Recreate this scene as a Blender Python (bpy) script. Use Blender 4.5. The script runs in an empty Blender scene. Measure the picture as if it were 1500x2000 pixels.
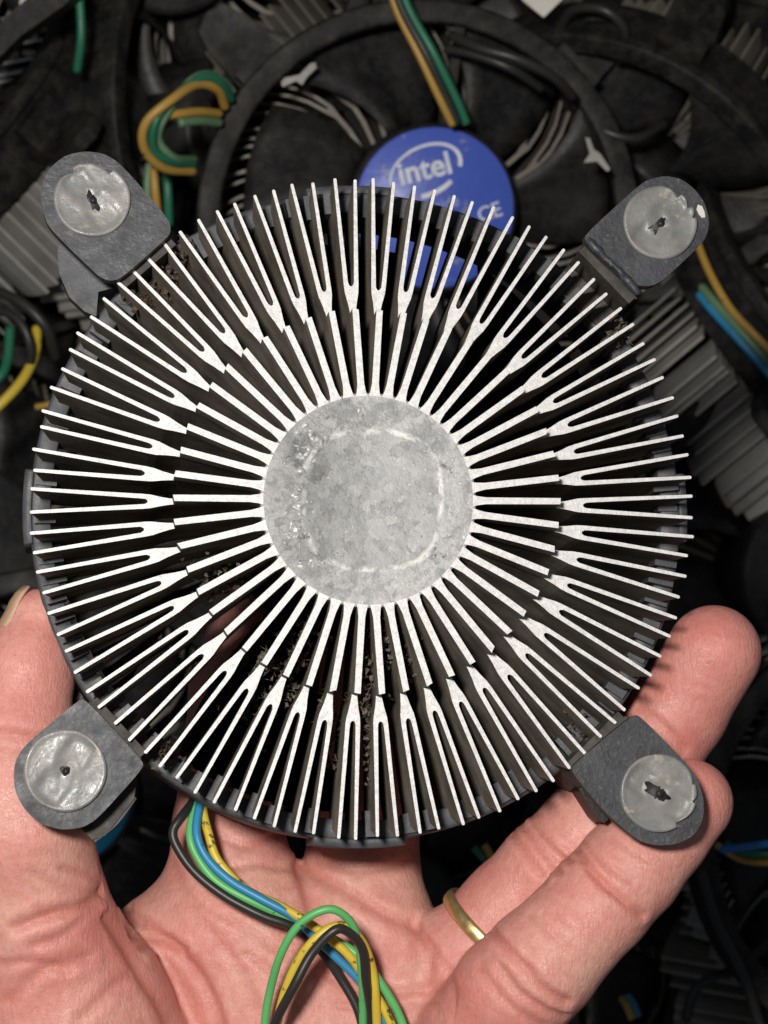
import bpy, math, random
import numpy as np
from mathutils import Vector, Matrix
random.seed(11)
sc = bpy.context.scene
C = sc.collection
S = 0.001                      # everything below is modelled in millimetres
D, F = 350.0, 5000.0           # camera height above the held cooler, focal length in photo pixels

# ------------------------------------------------------------------ camera, world, lamp, exposure
cam = bpy.data.cameras.new('camera'); co = bpy.data.objects.new('camera', cam); C.objects.link(co)
co.location = (0, 0, D*S)
cam.sensor_fit = 'VERTICAL'; cam.sensor_height = 36; cam.lens = 36*F/2000
cam.clip_start = 0.01; cam.clip_end = 20
cam.dof.use_dof = True; cam.dof.focus_distance = (D+2)*S; cam.dof.aperture_fstop = 52
sc.camera = co
w = bpy.data.worlds.new('World'); sc.world = w; w.use_nodes = True
w.node_tree.nodes['Background'].inputs[0].default_value = (0.80, 0.88, 1.0, 1)
w.node_tree.nodes['Background'].inputs[1].default_value = 0.08
def lamp(name, loc, size, power, col, aim=(0, 0, -60)):
    l = bpy.data.lights.new(name, 'AREA'); l.shape = 'DISK'; l.size = size*S; l.energy = power; l.color = col
    o = bpy.data.objects.new(name, l); C.objects.link(o)
    o.location = Vector(loc)*S
    o.rotation_euler = (Vector(aim)-Vector(loc)).to_track_quat('-Z', 'Y').to_euler()
    return o
lamp('flash_lamp', (-58, 64, 395), 44, 1.92, (1.0, 0.955, 0.90))
sc.view_settings.view_transform = 'Standard'; sc.view_settings.look = 'None'
sc.view_settings.exposure = 0.0; sc.view_settings.gamma = 1

# ------------------------------------------------------------------ helpers
def W(px, py, z):              # the point seen at a photo pixel, at height z (mm)
    k = (D-z)/F
    return Vector(((px-750)*k, (1000-py)*k, z))
def tag(o, label=None, cat=None, group=None, kind=None):
    if label: o['label'] = label
    if cat: o['category'] = cat
    if group: o['group'] = group
    if kind: o['kind'] = kind
    return o
class MB:
    def __init__(s): s.v = []; s.f = []; s.m = []; s.sm = []
    def add(s, vs, fs, mi=0, smooth=False, xf=None):
        o = len(s.v)
        for p in vs:
            p = Vector(p); s.v.append(tuple(xf @ p if xf else p))
        for f in fs: s.f.append([i+o for i in f]); s.m.append(mi); s.sm.append(smooth)
    def prism(s, poly, z0, z1, mt=0, ms=0, xf=None, botxy=None):   # poly ccw seen from above; z1 top
        n = len(poly); bp = botxy or poly
        vs = [(x, y, z1) for x, y in poly]+[(x, y, z0) for x, y in bp]
        s.add(vs, [list(range(n))], mt, xf=xf)
        s.add(vs, [list(range(2*n-1, n-1, -1))]+[[i, n+i, n+(i+1) % n, (i+1) % n] for i in range(n)], ms, xf=xf)
    def box(s, c, d, xf=None, mi=0):
        x, y, z = c; a, b, h = d[0]/2, d[1]/2, d[2]/2
        s.prism([(x-a, y-b), (x+a, y-b), (x+a, y+b), (x-a, y+b)], z-h, z+h, mi, mi, xf)
    def lathe(s, prof, n=96, a0=0, a1=2*math.pi, mi=0, xf=None, smooth=True, closed=True):
        full = abs(a1-a0-2*math.pi) < 1e-6; m = n if full else n+1; k = len(prof)
        vs = [(r*math.cos(a0+(a1-a0)*i/n), r*math.sin(a0+(a1-a0)*i/n), z) for i in range(m) for r, z in prof]
        fs = []
        for i in range(n):
            j = (i+1) % m
            for q in range(k if closed else k-1):
                q2 = (q+1) % k
                fs.append([i*k+q, j*k+q, j*k+q2, i*k+q2])
        if not full and closed: fs.append(list(range(k))); fs.append(list(range((m-1)*k, m*k))[::-1])
        s.add(vs, fs, mi, smooth, xf)
    def tube(s, pts, r, n=10, mi=0, cap=True):
        pts = [Vector(p) for p in pts]; rs = r if isinstance(r, (list, tuple)) else [r]*len(pts)
        vs = []; fs = []; up = Vector((0, 0, 1))
        prev = None
        for i, p in enumerate(pts):
            t = (pts[min(i+1, len(pts)-1)]-pts[max(i-1, 0)]).normalized()
            a = prev if prev else t.cross(up)
            if a.length < 1e-4: a = t.cross(Vector((1, 0, 0)))
            a = (a-t*a.dot(t)).normalized(); b = t.cross(a); prev = a
            for q in range(n):
                g = 2*math.pi*q/n; vs.append(p+(a*math.cos(g)+b*math.sin(g))*rs[i])
        for i in range(len(pts)-1):
            for q in range(n):
                q2 = (q+1) % n; fs.append([i*n+q, i*n+q2, (i+1)*n+q2, (i+1)*n+q])
        if cap: fs.append(list(range(n))[::-1]); fs.append(list(range((len(pts)-1)*n, len(pts)*n)))
        s.add(vs, fs, mi, True)
    def build(s, name, mats, parent=None, origin=(0, 0, 0), bevel=0, seg=2, ang=35):
        me = bpy.data.meshes.new(name); o3 = Vector(origin)
        me.from_pydata([tuple((Vector(p)-o3)*S) for p in s.v], [], s.f)
        for m in (mats if isinstance(mats, (list, tuple)) else [mats]): me.materials.append(m)
        me.polygons.foreach_set('material_index', s.m); me.polygons.foreach_set('use_smooth', s.sm)
        me.update()
        o = bpy.data.objects.new(name, me); C.objects.link(o); o.location = o3*S
        if parent: o.parent = parent
        if bevel:
            b = o.modifiers.new('bevel', 'BEVEL'); b.width = bevel*S; b.segments = seg; b.limit_method = 'ANGLE'; b.angle_limit = math.radians(ang)
        return o
def smooth_path(pts, n=8):
    pts = [Vector(p) for p in pts]; out = []
    P = [pts[0]*2-pts[1]]+pts+[pts[-1]*2-pts[-2]]
    for i in range(1, len(P)-2):
        a, b, c, d = P[i-1:i+3]
        for k in range(n):
            t = k/n
            out.append(0.5*((2*b)+(c-a)*t+(2*a-5*b+4*c-d)*t*t+(3*b-a-3*c+d)*t**3))
    out.append(pts[-1]); return out
def empty(name, loc=(0, 0, 0), rot=None):
    o = bpy.data.objects.new(name, None); C.objects.link(o); o.empty_display_size = 0.01
    M = Matrix.Translation(Vector(loc)*S) @ (rot.to_4x4() if rot else Matrix())
    o.matrix_world = M
    return o

# ------------------------------------------------------------------ materials
def nodes(name):
    m = bpy.data.materials.new(name); m.use_nodes = True; nt = m.node_tree
    return m, nt, nt.nodes['Principled BSDF']
def N(nt, t, **k):
    n = nt.nodes.new(t)
    for a, b in k.items():
        if a.startswith('_'): setattr(n, a[1:], b)
        else: n.inputs[a.replace('__', ' ')].default_value = b
    return n
def noise(nt, tc, scale, detail=6, rough=0.6, stretch=None, out='Fac'):
    src = tc
    if stretch:
        mp = N(nt, 'ShaderNodeMapping'); mp.inputs['Scale'].default_value = stretch
        nt.links.new(tc, mp.inputs['Vector']); src = mp.outputs[0]
    n = N(nt, 'ShaderNodeTexNoise', Scale=scale, Detail=detail, Roughness=rough); nt.links.new(src, n.inputs['Vector'])
    return n.outputs[out]
def ramp(nt, fac, stops, interp='LINEAR'):
    r = N(nt, 'ShaderNodeValToRGB'); e = r.color_ramp.elements; r.color_ramp.interpolation = interp
    while len(e) < len(stops): e.new(0.5)
    for q, (p, c) in zip(e, stops):
        q.position = p; q.color = (*c, 1) if isinstance(c, (tuple, list)) else (c, c, c, 1)
    nt.links.new(fac, r.inputs[0]); return r.outputs[0]
def mix(nt, fac, a, b, mode='MIX'):
    m = N(nt, 'ShaderNodeMix', _data_type='RGBA', _blend_type=mode)
    for sock, v in ((m.inputs[0], fac), (m.inputs[6], a), (m.inputs[7], b)):
        if isinstance(v, bpy.types.NodeSocket): nt.links.new(v, sock)
        elif isinstance(v, (int, float)): sock.default_value = v
        else: sock.default_value = (*v, 1)
    return m.outputs[2]
def math_(nt, op, a, b=None, c=None):
    m = N(nt, 'ShaderNodeMath', _operation=op)
    for i, v in enumerate((a, b, c)):
        if v is None: continue
        if isinstance(v, bpy.types.NodeSocket): nt.links.new(v, m.inputs[i])
        else: m.inputs[i].default_value = v
    return m.outputs[0]
def bump(nt, p, h, dist, strength=1.0, prev=None):
    b = N(nt, 'ShaderNodeBump', Strength=strength, Distance=dist*S); nt.links.new(h, b.inputs['Height'])
    if prev: nt.links.new(prev, b.inputs['Normal'])
    nt.links.new(b.outputs[0], p.inputs['Normal']); return b.outputs[0]
def tcoord(nt): return N(nt, 'ShaderNodeTexCoord').outputs['Object']
def generic(name, c1, c2, rough=0.5, metal=0.0, scale=400, speck=None, speck_lo=0.62, bd=0.05, bscale=2500, spec=0.5, contrast=(0.35, 0.65), sw=.08):
    m, nt, p = nodes(name); tc = tcoord(nt)
    col = ramp(nt, noise(nt, tc, scale), [(contrast[0], c1), (contrast[1], c2)])
    if speck: col = mix(nt, ramp(nt, noise(nt, tc, scale*5, 3, .7), [(speck_lo, 0.0), (speck_lo+sw, 1.0)]), col, speck)
    nt.links.new(col, p.inputs['Base Color'])
    p.inputs['Metallic'].default_value = metal; p.inputs['Specular IOR Level'].default_value = spec
    r = ramp(nt, noise(nt, tc, scale*1.7), [(0.3, max(rough-.12, .05)), (0.7, min(rough+.12, 1))])
    nt.links.new(r, p.inputs['Roughness'])
    bump(nt, p, noise(nt, tc, bscale, 4), bd)
    return m
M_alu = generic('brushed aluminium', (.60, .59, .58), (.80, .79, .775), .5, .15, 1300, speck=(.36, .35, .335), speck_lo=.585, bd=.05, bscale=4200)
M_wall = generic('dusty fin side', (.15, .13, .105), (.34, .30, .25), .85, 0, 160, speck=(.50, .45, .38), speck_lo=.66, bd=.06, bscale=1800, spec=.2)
M_frame = generic('black fan frame', (.050, .053, .060), (.085, .089, .098), .55, 0, 260, speck=(.20, .20, .21), speck_lo=.66, bd=.05)
M_black = generic('dusty black plastic', (.006, .0065, .008), (.026, .025, .025), .5, 0, 60, speck=(.050, .046, .042), speck_lo=.42, sw=.45, bd=.12, bscale=900, spec=.35)
M_bgframe = generic('worn black frame', (.006, .006, .007), (.017, .0165, .017), .55, 0, 45, speck=(.060, .053, .044), speck_lo=.42, sw=.45, bd=.12, bscale=700, spec=.22)
M_pad = generic('grey worn plastic', (.026, .0285, .034), (.056, .060, .068), .52, 0, 300, speck=(.10, .105, .11), speck_lo=.60, bd=.09, bscale=1500)
M_padside = generic('dirty dark plastic', (.030, .027, .023), (.085, .076, .064), .7, 0, 300, speck=(.16, .13, .10), speck_lo=.66, bd=.1, bscale=1200)
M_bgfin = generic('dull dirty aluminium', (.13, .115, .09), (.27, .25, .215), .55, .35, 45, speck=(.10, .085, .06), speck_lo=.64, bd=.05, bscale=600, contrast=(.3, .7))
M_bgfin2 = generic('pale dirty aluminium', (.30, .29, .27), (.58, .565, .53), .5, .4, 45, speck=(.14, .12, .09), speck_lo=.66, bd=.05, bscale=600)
M_steel = generic('plain steel', (.45, .44, .42), (.6, .59, .57), .35, .7, 200, bd=.03)
M_clip = generic('dull clip metal', (.17, .165, .15), (.30, .29, .27), .5, .2, 200, bd=.03)
M_gold = generic('worn gold', (.70, .52, .22), (.84, .66, .32), .38, .85, 400, bd=.03, bscale=2500)
M_floor = generic('black floor', (.008, .008, .008), (.02, .02, .02), .8, 0, 30)
M_dirt = generic('grey brown lint', (.07, .06, .045), (.26, .22, .175), .95, 0, 900, speck=(.4, .37, .32), speck_lo=.62, bd=.4, bscale=2500, spec=.1)
M_rust = generic('brown grime', (.07, .042, .026), (.20, .14, .10), .9, 0, 900, bd=.4, bscale=2500, spec=.1)
M_white = generic('off white plastic', (.55, .52, .44), (.68, .65, .58), .5, 0, 100)
def wire_mat(name, c, dirt=.6):
    m, nt, p = nodes(name); tc = tcoord(nt)
    k = ramp(nt, noise(nt, tc, 420, 5, .7), [(dirt, 0.0), (dirt+.05, 1.0)])
    v = ramp(nt, noise(nt, tc, 90), [(.3, tuple(x*.82 for x in c)), (.7, c)])
    nt.links.new(mix(nt, k, v, tuple(x*.15+.01 for x in c)), p.inputs['Base Color'])
    p.inputs['Roughness'].default_value = .42
    bump(nt, p, noise(nt, tc, 900), .03)
    return m
MW = {'green': wire_mat('green wire', (.13, .50, .16), .63), 'blue': wire_mat('blue wire', (.035, .27, .50), .62),
      'yellow': wire_mat('yellow wire', (.72, .53, .055), .59), 'black': wire_mat('black wire', (.028, .027, .025), .8),
      'amber': wire_mat('old yellow wire', (.50, .30, .06), .66), 'teal': wire_mat('old green wire', (.022, .17, .095), .66),
      'sage': wire_mat('faded green wire', (.14, .26, .14), .66), 'sky': wire_mat('bright blue wire', (.03, .22, .62), .7)}
def label_mat(name, c, dirt):
    m, nt, p = nodes(name); tc = tcoord(nt)
    a = ramp(nt, noise(nt, tc, 60), [(.3, tuple(x*.85 for x in c)), (.7, c)])
    b = ramp(nt, noise(nt, tc, 240, 5, .7), [(.60, 0.0), (.66, 1.0)])
    a = mix(nt, ramp(nt, noise(nt, tc, 1, 3, .6, (60, 900, 200)), [(.66, 0.0), (.70, .6)]), a, tuple(min(1, x*1.5+.08) for x in c))
    nt.links.new(mix(nt, b, a, dirt), p.inputs['Base Color']); p.inputs['Roughness'].default_value = .38
    bump(nt, p, noise(nt, tc, 120, 4), .25)
    return m
M_blue = label_mat('blue sticker', (.075, .135, .60), (.24, .26, .48))
M_teal = label_mat('teal sticker', (.0, .12, .22), (.02, .05, .08))
M_print = generic('white print', (.60, .62, .75), (.80, .81, .85), .45, 0, 300, speck=(.25, .3, .6), speck_lo=.66, bd=.01)
M_print2 = generic('faded print', (.20, .24, .60), (.42, .45, .72), .45, 0, 300, bd=.01)

def pin_mat():
    m, nt, p = nodes('cloudy translucent nylon'); tc = tcoord(nt)
    a = ramp(nt, noise(nt, tc, 190, 4, .55), [(.33, (.165, .172, .168)), (.5, (.225, .225, .215)), (.68, (.29, .28, .26))])
    b = ramp(nt, noise(nt, tc, 420, 4, .6), [(.62, 0.0), (.72, 1.0)])
    nt.links.new(mix(nt, b, a, (.42, .375, .31)), p.inputs['Base Color'])
    nt.links.new(ramp(nt, noise(nt, tc, 700), [(.35, .26), (.65, .55)]), p.inputs['Roughness'])
    p.inputs['Subsurface Weight'].default_value = .45; p.inputs['Subsurface Scale'].default_value = .0012
    n1 = bump(nt, p, noise(nt, tc, 500, 4, .6), .12); bump(nt, p, noise(nt, tc, 2600, 3), .03, prev=n1)
    return m
M_pin = pin_mat()

def core_mat():
    m, nt, p = nodes('aluminium core with old thermal paste'); tc = tcoord(nt)
    sx = N(nt, 'ShaderNodeSeparateXYZ'); nt.links.new(tc, sx.inputs[0])
    X = math_(nt, 'MULTIPLY', sx.outputs[0], 1000.0); Y = math_(nt, 'MULTIPLY', sx.outputs[1], 1000.0)
    def dist(cx, cy, kx=1, ky=1):
        a = math_(nt, 'MULTIPLY', math_(nt, 'SUBTRACT', X, cx), kx); b = math_(nt, 'MULTIPLY', math_(nt, 'SUBTRACT', Y, cy), ky)
        return math_(nt, 'SQRT', math_(nt, 'ADD', math_(nt, 'MULTIPLY', a, a), math_(nt, 'MULTIPLY', b, b)))
    big = noise(nt, tc, 260, 7, .68); fine = noise(nt, tc, 1900, 5, .75); mid = noise(nt, tc, 650, 6, .65)
    wob = math_(nt, 'MULTIPLY', math_(nt, 'SUBTRACT', big, .5), 9.0)
    base = ramp(nt, fine, [(.30, (.30, .305, .305)), (.5, (.42, .42, .415)), (.70, (.55, .545, .535))])
    inner = ramp(nt, mid, [(.34, (.28, .285, .285)), (.66, (.43, .43, .425))])
    r = dist(0.5, 0)
    ax_ = math_(nt, 'POWER', math_(nt, 'ABSOLUTE', math_(nt, 'SUBTRACT', X, .5)), 2.8); ay_ = math_(nt, 'POWER', math_(nt, 'ABSOLUTE', Y), 2.8)
    r = math_(nt, 'POWER', math_(nt, 'ADD', ax_, ay_), 1/2.8)
    rw = math_(nt, 'ADD', r, math_(nt, 'MULTIPLY', wob, .25))
    col = mix(nt, ramp(nt, math_(nt, 'DIVIDE', rw, 20.0), [(.46, .85), (.52, 0.0)]), base, inner)
    # paste smears: patches with an uneven edge
    for cx, cy, kx, ky, rad, c, wk in ((-0.5, 12.0, .42, 1.3, 2.6, (.30, .305, .305), .45), (8.0, 8.6, .8, 1, 2.5, (.31, .315, .32), .45), (-8.7, 6.9, 1, 1, 2.5, (.20, .205, .21), .6),
                                  (-7.2, 3.4, 1.1, 1, 1.5, (.24, .245, .25), .6), (-8.2, -8.0, .8, 1, 2.8, (.38, .38, .37), .5), (-2, -12.6, .42, 1.3, 1.8, (.38, .385, .38), .5), (8.8, -7.6, .6, 1.3, 1.5, (.37, .37, .36), .5), (2.5, 4.0, .5, .9, 1.8, (.42, .425, .43), .9)):
        d = math_(nt, 'ADD', dist(cx, cy, kx, ky), math_(nt, 'MULTIPLY', wob, wk))
        col = mix(nt, math_(nt, 'MULTIPLY', ramp(nt, math_(nt, 'DIVIDE', d, rad*2), [(.40, 1.0), (.56, 0.0)]), ramp(nt, mid, [(.30, .55), (.5, 1.0)])), col, mix(nt, fine, tuple(x*.55 for x in c), tuple(x*1.25 for x in c)))
    wpn = N(nt, 'ShaderNodeTexNoise', Scale=900.0, Detail=4.0); nt.links.new(tc, wpn.inputs['Vector'])
    wps = N(nt, 'ShaderNodeVectorMath', _operation='SCALE'); nt.links.new(wpn.outputs['Color'], wps.inputs[0]); wps.inputs['Scale'].default_value = .0024
    wpa = N(nt, 'ShaderNodeVectorMath', _operation='ADD'); nt.links.new(tc, wpa.inputs[0]); nt.links.new(wps.outputs[0], wpa.inputs[1])
    vo = N(nt, 'ShaderNodeTexVoronoi', Scale=700.0); nt.links.new(wpa.outputs[0], vo.inputs['Vector'])
    sv = N(nt, 'ShaderNodeSeparateColor'); nt.links.new(vo.outputs['Color'], sv.inputs[0])
    flake = ramp(nt, sv.outputs[0], [(.3, (.22, .225, .23)), (.7, (.46, .46, .45))])
    col = mix(nt, ramp(nt, noise(nt, tc, 380, 6, .75), [(.44, 0.0), (.58, .7)]), col, flake)
    # bright ring pressed by the processor lid
    ringd = math_(nt, 'ABSOLUTE', math_(nt, 'SUBTRACT', math_(nt, 'ADD', r, math_(nt, 'MULTIPLY', wob, .16)), 9.5))
    ring = math_(nt, 'MULTIPLY', ramp(nt, ringd, [(.18, 1.0), (.5, 0.0)]), ramp(nt, noise(nt, tc, 330, 5), [(.45, .0), (.58, .75)]))
    col = mix(nt, ring, col, (.80, .80, .765))
    col = mix(nt, ramp(nt, noise(nt, tc, 760, 2, .5), [(.715, 0.0), (.735, .9)]), col, (.16, .16, .165))
    col = mix(nt, ramp(nt, noise(nt, tc, 1500, 2, .5), [(.70, 0.0), (.73, .6)]), col, (.8, .8, .78))
    nt.links.new(col, p.inputs['Base Color']); p.inputs['Metallic'].default_value = .15
    nt.links.new(ramp(nt, mid, [(.3, .35), (.7, .62)]), p.inputs['Roughness'])
    lump = ramp(nt, math_(nt, 'DIVIDE', math_(nt, 'ADD', dist(-8.2, 0.5, 1, .42), wob), 8.0), [(.2, 1.0), (1.0, .12)])
    h = math_(nt, 'MULTIPLY', mid, lump)
    n1 = bump(nt, p, h, .75); n2 = bump(nt, p, fine, .06, prev=n1)
    return m
M_core = core_mat()

def skin_mat():
    m, nt, p = nodes('skin'); tc = tcoord(nt)
    a = ramp(nt, noise(nt, tc, 45, 4, .6), [(.32, (.67, .265, .225)), (.5, (.755, .36, .30)), (.70, (.80, .475, .37))])
    b = ramp(nt, noise(nt, tc, 120, 6, .7), [(.44, 0.0), (.68, .50)])
    col = mix(nt, b, a, (.66, .20, .165))
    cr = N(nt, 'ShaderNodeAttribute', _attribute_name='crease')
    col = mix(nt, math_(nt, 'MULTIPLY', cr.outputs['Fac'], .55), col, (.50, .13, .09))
    fr = ramp(nt, noise(nt, tc, 520, 2, .4), [(.76, 0.0), (.80, .5)])
    col = mix(nt, fr, col, (.35, .16, .09))
    nt.links.new(col, p.inputs['Base Color'])
    p.inputs['Subsurface Weight'].default_value = .35; p.inputs['Subsurface Radius'].default_value = (1, .35, .2); p.inputs['Subsurface Scale'].default_value = .0014
    nt.links.new(ramp(nt, noise(nt, tc, 300), [(.35, .30), (.65, .55)]), p.inputs['Roughness'])
    p.inputs['Specular IOR Level'].default_value = .5
    col2 = mix(nt, ramp(nt, noise(nt, tc, 900, 4, .7), [(.35, .35), (.6, 0.0)]), col, (.52, .18, .14)); nt.links.new(col2, p.inputs['Base Color'])
    # folds, skin grain, fine criss-cross lines
    n1 = bump(nt, p, noise(nt, tc, 1, 4, .55, (200, 420, 300)), .16, .5)
    n3 = bump(nt, p, noise(nt, tc, 1, 4, .7, (2600, 600, 1500)), .17, .9, prev=n1)
    v = N(nt, 'ShaderNodeTexVoronoi', Scale=1500.0, _feature='DISTANCE_TO_EDGE'); nt.links.new(tc, v.inputs['Vector'])
    n4 = bump(nt, p, ramp(nt, v.outputs['Distance'], [(0.0, 0.0), (.12, 1.0)]), .03, .6, prev=n3)
    mp = N(nt, 'ShaderNodeMapping'); mp.inputs['Scale'].default_value = (420, 190, 300); mp.inputs['Rotation'].default_value = (0, 0, .6); nt.links.new(tc, mp.inputs['Vector'])
    wn = N(nt, 'ShaderNodeTexNoise', Scale=2.0, Detail=3.0); nt.links.new(mp.outputs[0], wn.inputs['Vector'])
    wv = N(nt, 'ShaderNodeVectorMath', _operation='ADD'); nt.links.new(mp.outputs[0], wv.inputs[0]); nt.links.new(wn.outputs['Color'], wv.inputs[1])
    v2 = N(nt, 'ShaderNodeTexVoronoi', Scale=1.0, _feature='DISTANCE_TO_EDGE'); nt.links.new(wv.outputs[0], v2.inputs['Vector'])
    bump(nt, p, ramp(nt, v2.outputs['Distance'], [(0.0, 0.0), (.16, 1.0)]), .035, .6, prev=n4)
    return m
M_skin = skin_mat()
m, nt, p = nodes('nail'); p.inputs['Base Color'].default_value = (.58, .38, .25, 1); p.inputs['Roughness'].default_value = .3
bump(nt, p, noise(nt, tcoord(nt), 500), .1); M_nail = m

# ------------------------------------------------------------------ floor under the pile
mb = MB(); mb.box((0, 0, -330), (2400, 2400, 6)); tag(mb.build('floor', M_floor), 'black floor under the pile of coolers', kind='structure')

# ------------------------------------------------------------------ the held cooler
zl = Vector((550, 650, 5000)).normalized()
xl = (Vector((1, 0, 0))-zl*zl.x).normalized(); yl = zl.cross(xl)
R3 = Matrix((xl, yl, zl)).transposed()
O0 = W(720, 976, 0)
cooler = empty('cpu_cooler', O0, R3)
tag(cooler, 'bright aluminium radial fin processor cooler held up by the hand, four grey corner feet', 'cpu cooler', 'processor coolers')
Ri = R3.transposed()
def L(px, py, z):              # local point on the cooler plane z seen at a pixel
    cpos = Vector((0, 0, D)); d = W(px, py, 0)-cpos
    a = Ri @ (cpos-O0); b = Ri @ d
    t = (z-a.z)/b.z
    return a+b*t
NF = 50; STEP = -3.8; BOT = -18.5
mb = MB()
mb.lathe([(0.01, 0), (14.55, 0), (14.8, -.12), (14.8, BOT), (.01, BOT)], 150, smooth=False, closed=False)
# gentle web between spokes
mb.build('core', M_core, cooler)
def rot2(p, a): return (p[0]*math.cos(a)-p[1]*math.sin(a), p[0]*math.sin(a)+p[1]*math.cos(a))
for k in range(NF):
    th = math.radians(0.3-7.2*k)
    jit = lambda s: random.uniform(-s, s)
    mb = MB()
    sp = [(14.4, -.80), (15.1, -.62), (16.2, -.47), (26.6+jit(.2), -.43), (26.6+jit(.2), .43), (16.2, .47), (15.1, .62), (14.4, .80)]
    tl = jit(.004); sp = [(x, y+tl*(x-14.4)) for x, y in sp]
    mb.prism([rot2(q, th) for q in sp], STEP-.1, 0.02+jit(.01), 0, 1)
    tip = 46.0+jit(.3); tip2 = 46.0+jit(.3); b1 = jit(.22); b2 = jit(.22); cw = jit(.35)
    if random.random() < .12: b1 += random.choice((-.45, .4))
    img = (-math.degrees(th)) % 360          # clockwise photo angle
    if 218 < img < 221: tip, tip2 = 42.6, 44.8
    if 211 < img < 214: tip2 = 44.6
    # Y outline, counter-clockwise: lower tine, crotch, upper tine
    yo = [(14.2, -.36), (26.2, -.36), (27.0, -.43), (28.2, -.62), (29.6, -.93), (30.6, -1.02), (tip-.15, -1.67+b1), (tip, -1.57+b1), (tip, -1.33+b1), (tip-.15, -1.23+b1),
          (31.2, -.42), (30.75+cw, -.36), (30.45+cw, -.2), (30.35+cw, 0), (30.45+cw, .2), (30.75+cw, .36), (31.2, .42),
          (tip2-.15, 1.23+b2), (tip2, 1.33+b2), (tip2, 1.57+b2), (tip2-.15, 1.67+b2), (30.6, 1.02), (29.6, .93), (28.2, .62), (27.0, .43), (26.2, .36), (14.2, .36)]
    bo = [(x-1.9, y) if x > 44-2.5 else (x, y) for x, y in yo]
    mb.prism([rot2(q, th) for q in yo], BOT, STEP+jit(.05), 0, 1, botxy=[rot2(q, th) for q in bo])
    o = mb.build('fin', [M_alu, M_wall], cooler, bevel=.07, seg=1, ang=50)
# ring frame of the fan, teeth between the fins
mb = MB()
mb.lathe([(43.4, -12.6), (45.9, -12.6), (46.3, -13.0), (46.3, -29), (45.0, -29.5), (44.2, -29), (43.4, -16)], 160)
for k in range(100):
    a = math.radians(0.3+1.8+3.6*k)
    if random.random() < .78:
        xf = Matrix.Rotation(a, 4, 'Z')
        h = random.choice((-11.9, -11.2, -10.4)); w_ = random.uniform(1.5, 2.1); r0 = random.uniform(42.0, 43.2)
        mb.prism([(r0, -w_/2), (45.7, -w_/2), (45.7, w_/2), (r0, w_/2)], -15, h, 0, 0, xf)
# lug at the top rim
for ang, wd in ((92, 15), (180, 13), (1.5, 12), (270, 16)):
    xf = Matrix.Rotation(math.radians(ang), 4, 'Z')
    mb.lathe([(46.0, -12.0), (47.3, -12.4), (47.3, -24), (46.0, -24)], 24, math.radians(-wd/2), math.radians(wd/2), xf=xf)
mb.build('fan_frame', M_frame, cooler, bevel=.15, seg=1)
mb = MB(); mb.lathe([(0.01, -20.5), (17.5, -20.5), (18.2, -21.5), (18.2, -31), (.01, -31)], 64, closed=False)
mb.build('fan_hub', M_black, cooler)
def blade(a, r0, r1, z0, z1, span, thick=.7, n=10, sweep=.18):
    vs = []; fs = []
    for j in range(n+1):
        r = r0+(r1-r0)*j/n; off = sweep*(j/n)**1.5
        for i in range(5):
            t = i/4; an = a+off+span*(t-.5)*(1+.25*j/n); z = z0+(z1-z0)*(t-.15*math.sin(math.pi*t))
            vs.append((r*math.cos(an), r*math.sin(an), z)); vs.append((r*math.cos(an), r*math.sin(an), z-thick))
    for j in range(n):
        for i in range(4):
            q = (j*5+i)*2; w2 = q+10
            fs += [[q, q+2, w2+2, w2], [q+1, w2+1, w2+3, q+3]]
    for j in range(n):
        q = j*10; fs.append([q, q+10, q+11, q+1]); q += 8; fs.append([q, q+1, q+11, q+10])
    for i in range(4):
        q = i*2; fs.append([q, q+1, q+3, q+2]); q = n*10+i*2; fs.append([q, q+2, q+3, q+1])
    return vs, fs
for k in range(7):
    mb = MB(); v, f = blade(math.radians(36+360/7*k), 17.8, 42.3, -30, -21.5, .50); mb.add(v, f, 0, True)
    mb.build('fan_blade', M_black, cooler)

# corner feet: arm, pad with a split nylon rivet
feet = [
 ('TL', (180, 391), 77, [(190, 538), (96, 446), (84, 415), (79, 380), (84, 352), (100, 325), (128, 303), (165, 295), (205, 300), (238, 322), (330, 428), (334, 450), (328, 463), (236, 545), (212, 549)], -1.5, ((232, 545), (333, 448)), .6),
 ('TR', (1288, 436), 77, [(1140, 470), (1146, 455), (1234, 374), (1262, 352), (1297, 343), (1330, 349), (1356, 368), (1376, 395), (1385, 428), (1383, 452), (1372, 476), (1260, 580)], -1.5, ((1146, 466), (1254, 576)), 2.2),
 ('BL', (127, 1505), 81, [(167, 1366), (279, 1486), (280, 1500), (190, 1600), (160, 1617), (120, 1621), (80, 1610), (48, 1582), (29, 1545), (26, 1510), (32, 1480), (52, 1452), (155, 1366)], -2.5, ((170, 1370), (276, 1484)), 3.9),
 ('BR', (1285, 1549), 78, [(1236, 1396), (1250, 1398), (1338, 1487), (1362, 1520), (1375, 1560), (1374, 1600), (1356, 1632), (1322, 1649), (1284, 1652), (1250, 1643), (1222, 1622), (1180, 1585), (1124, 1518), (1117, 1505), (1122, 1492)], -2.0, ((1235, 1400), (1122, 1505)), 5.0)]
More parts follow.
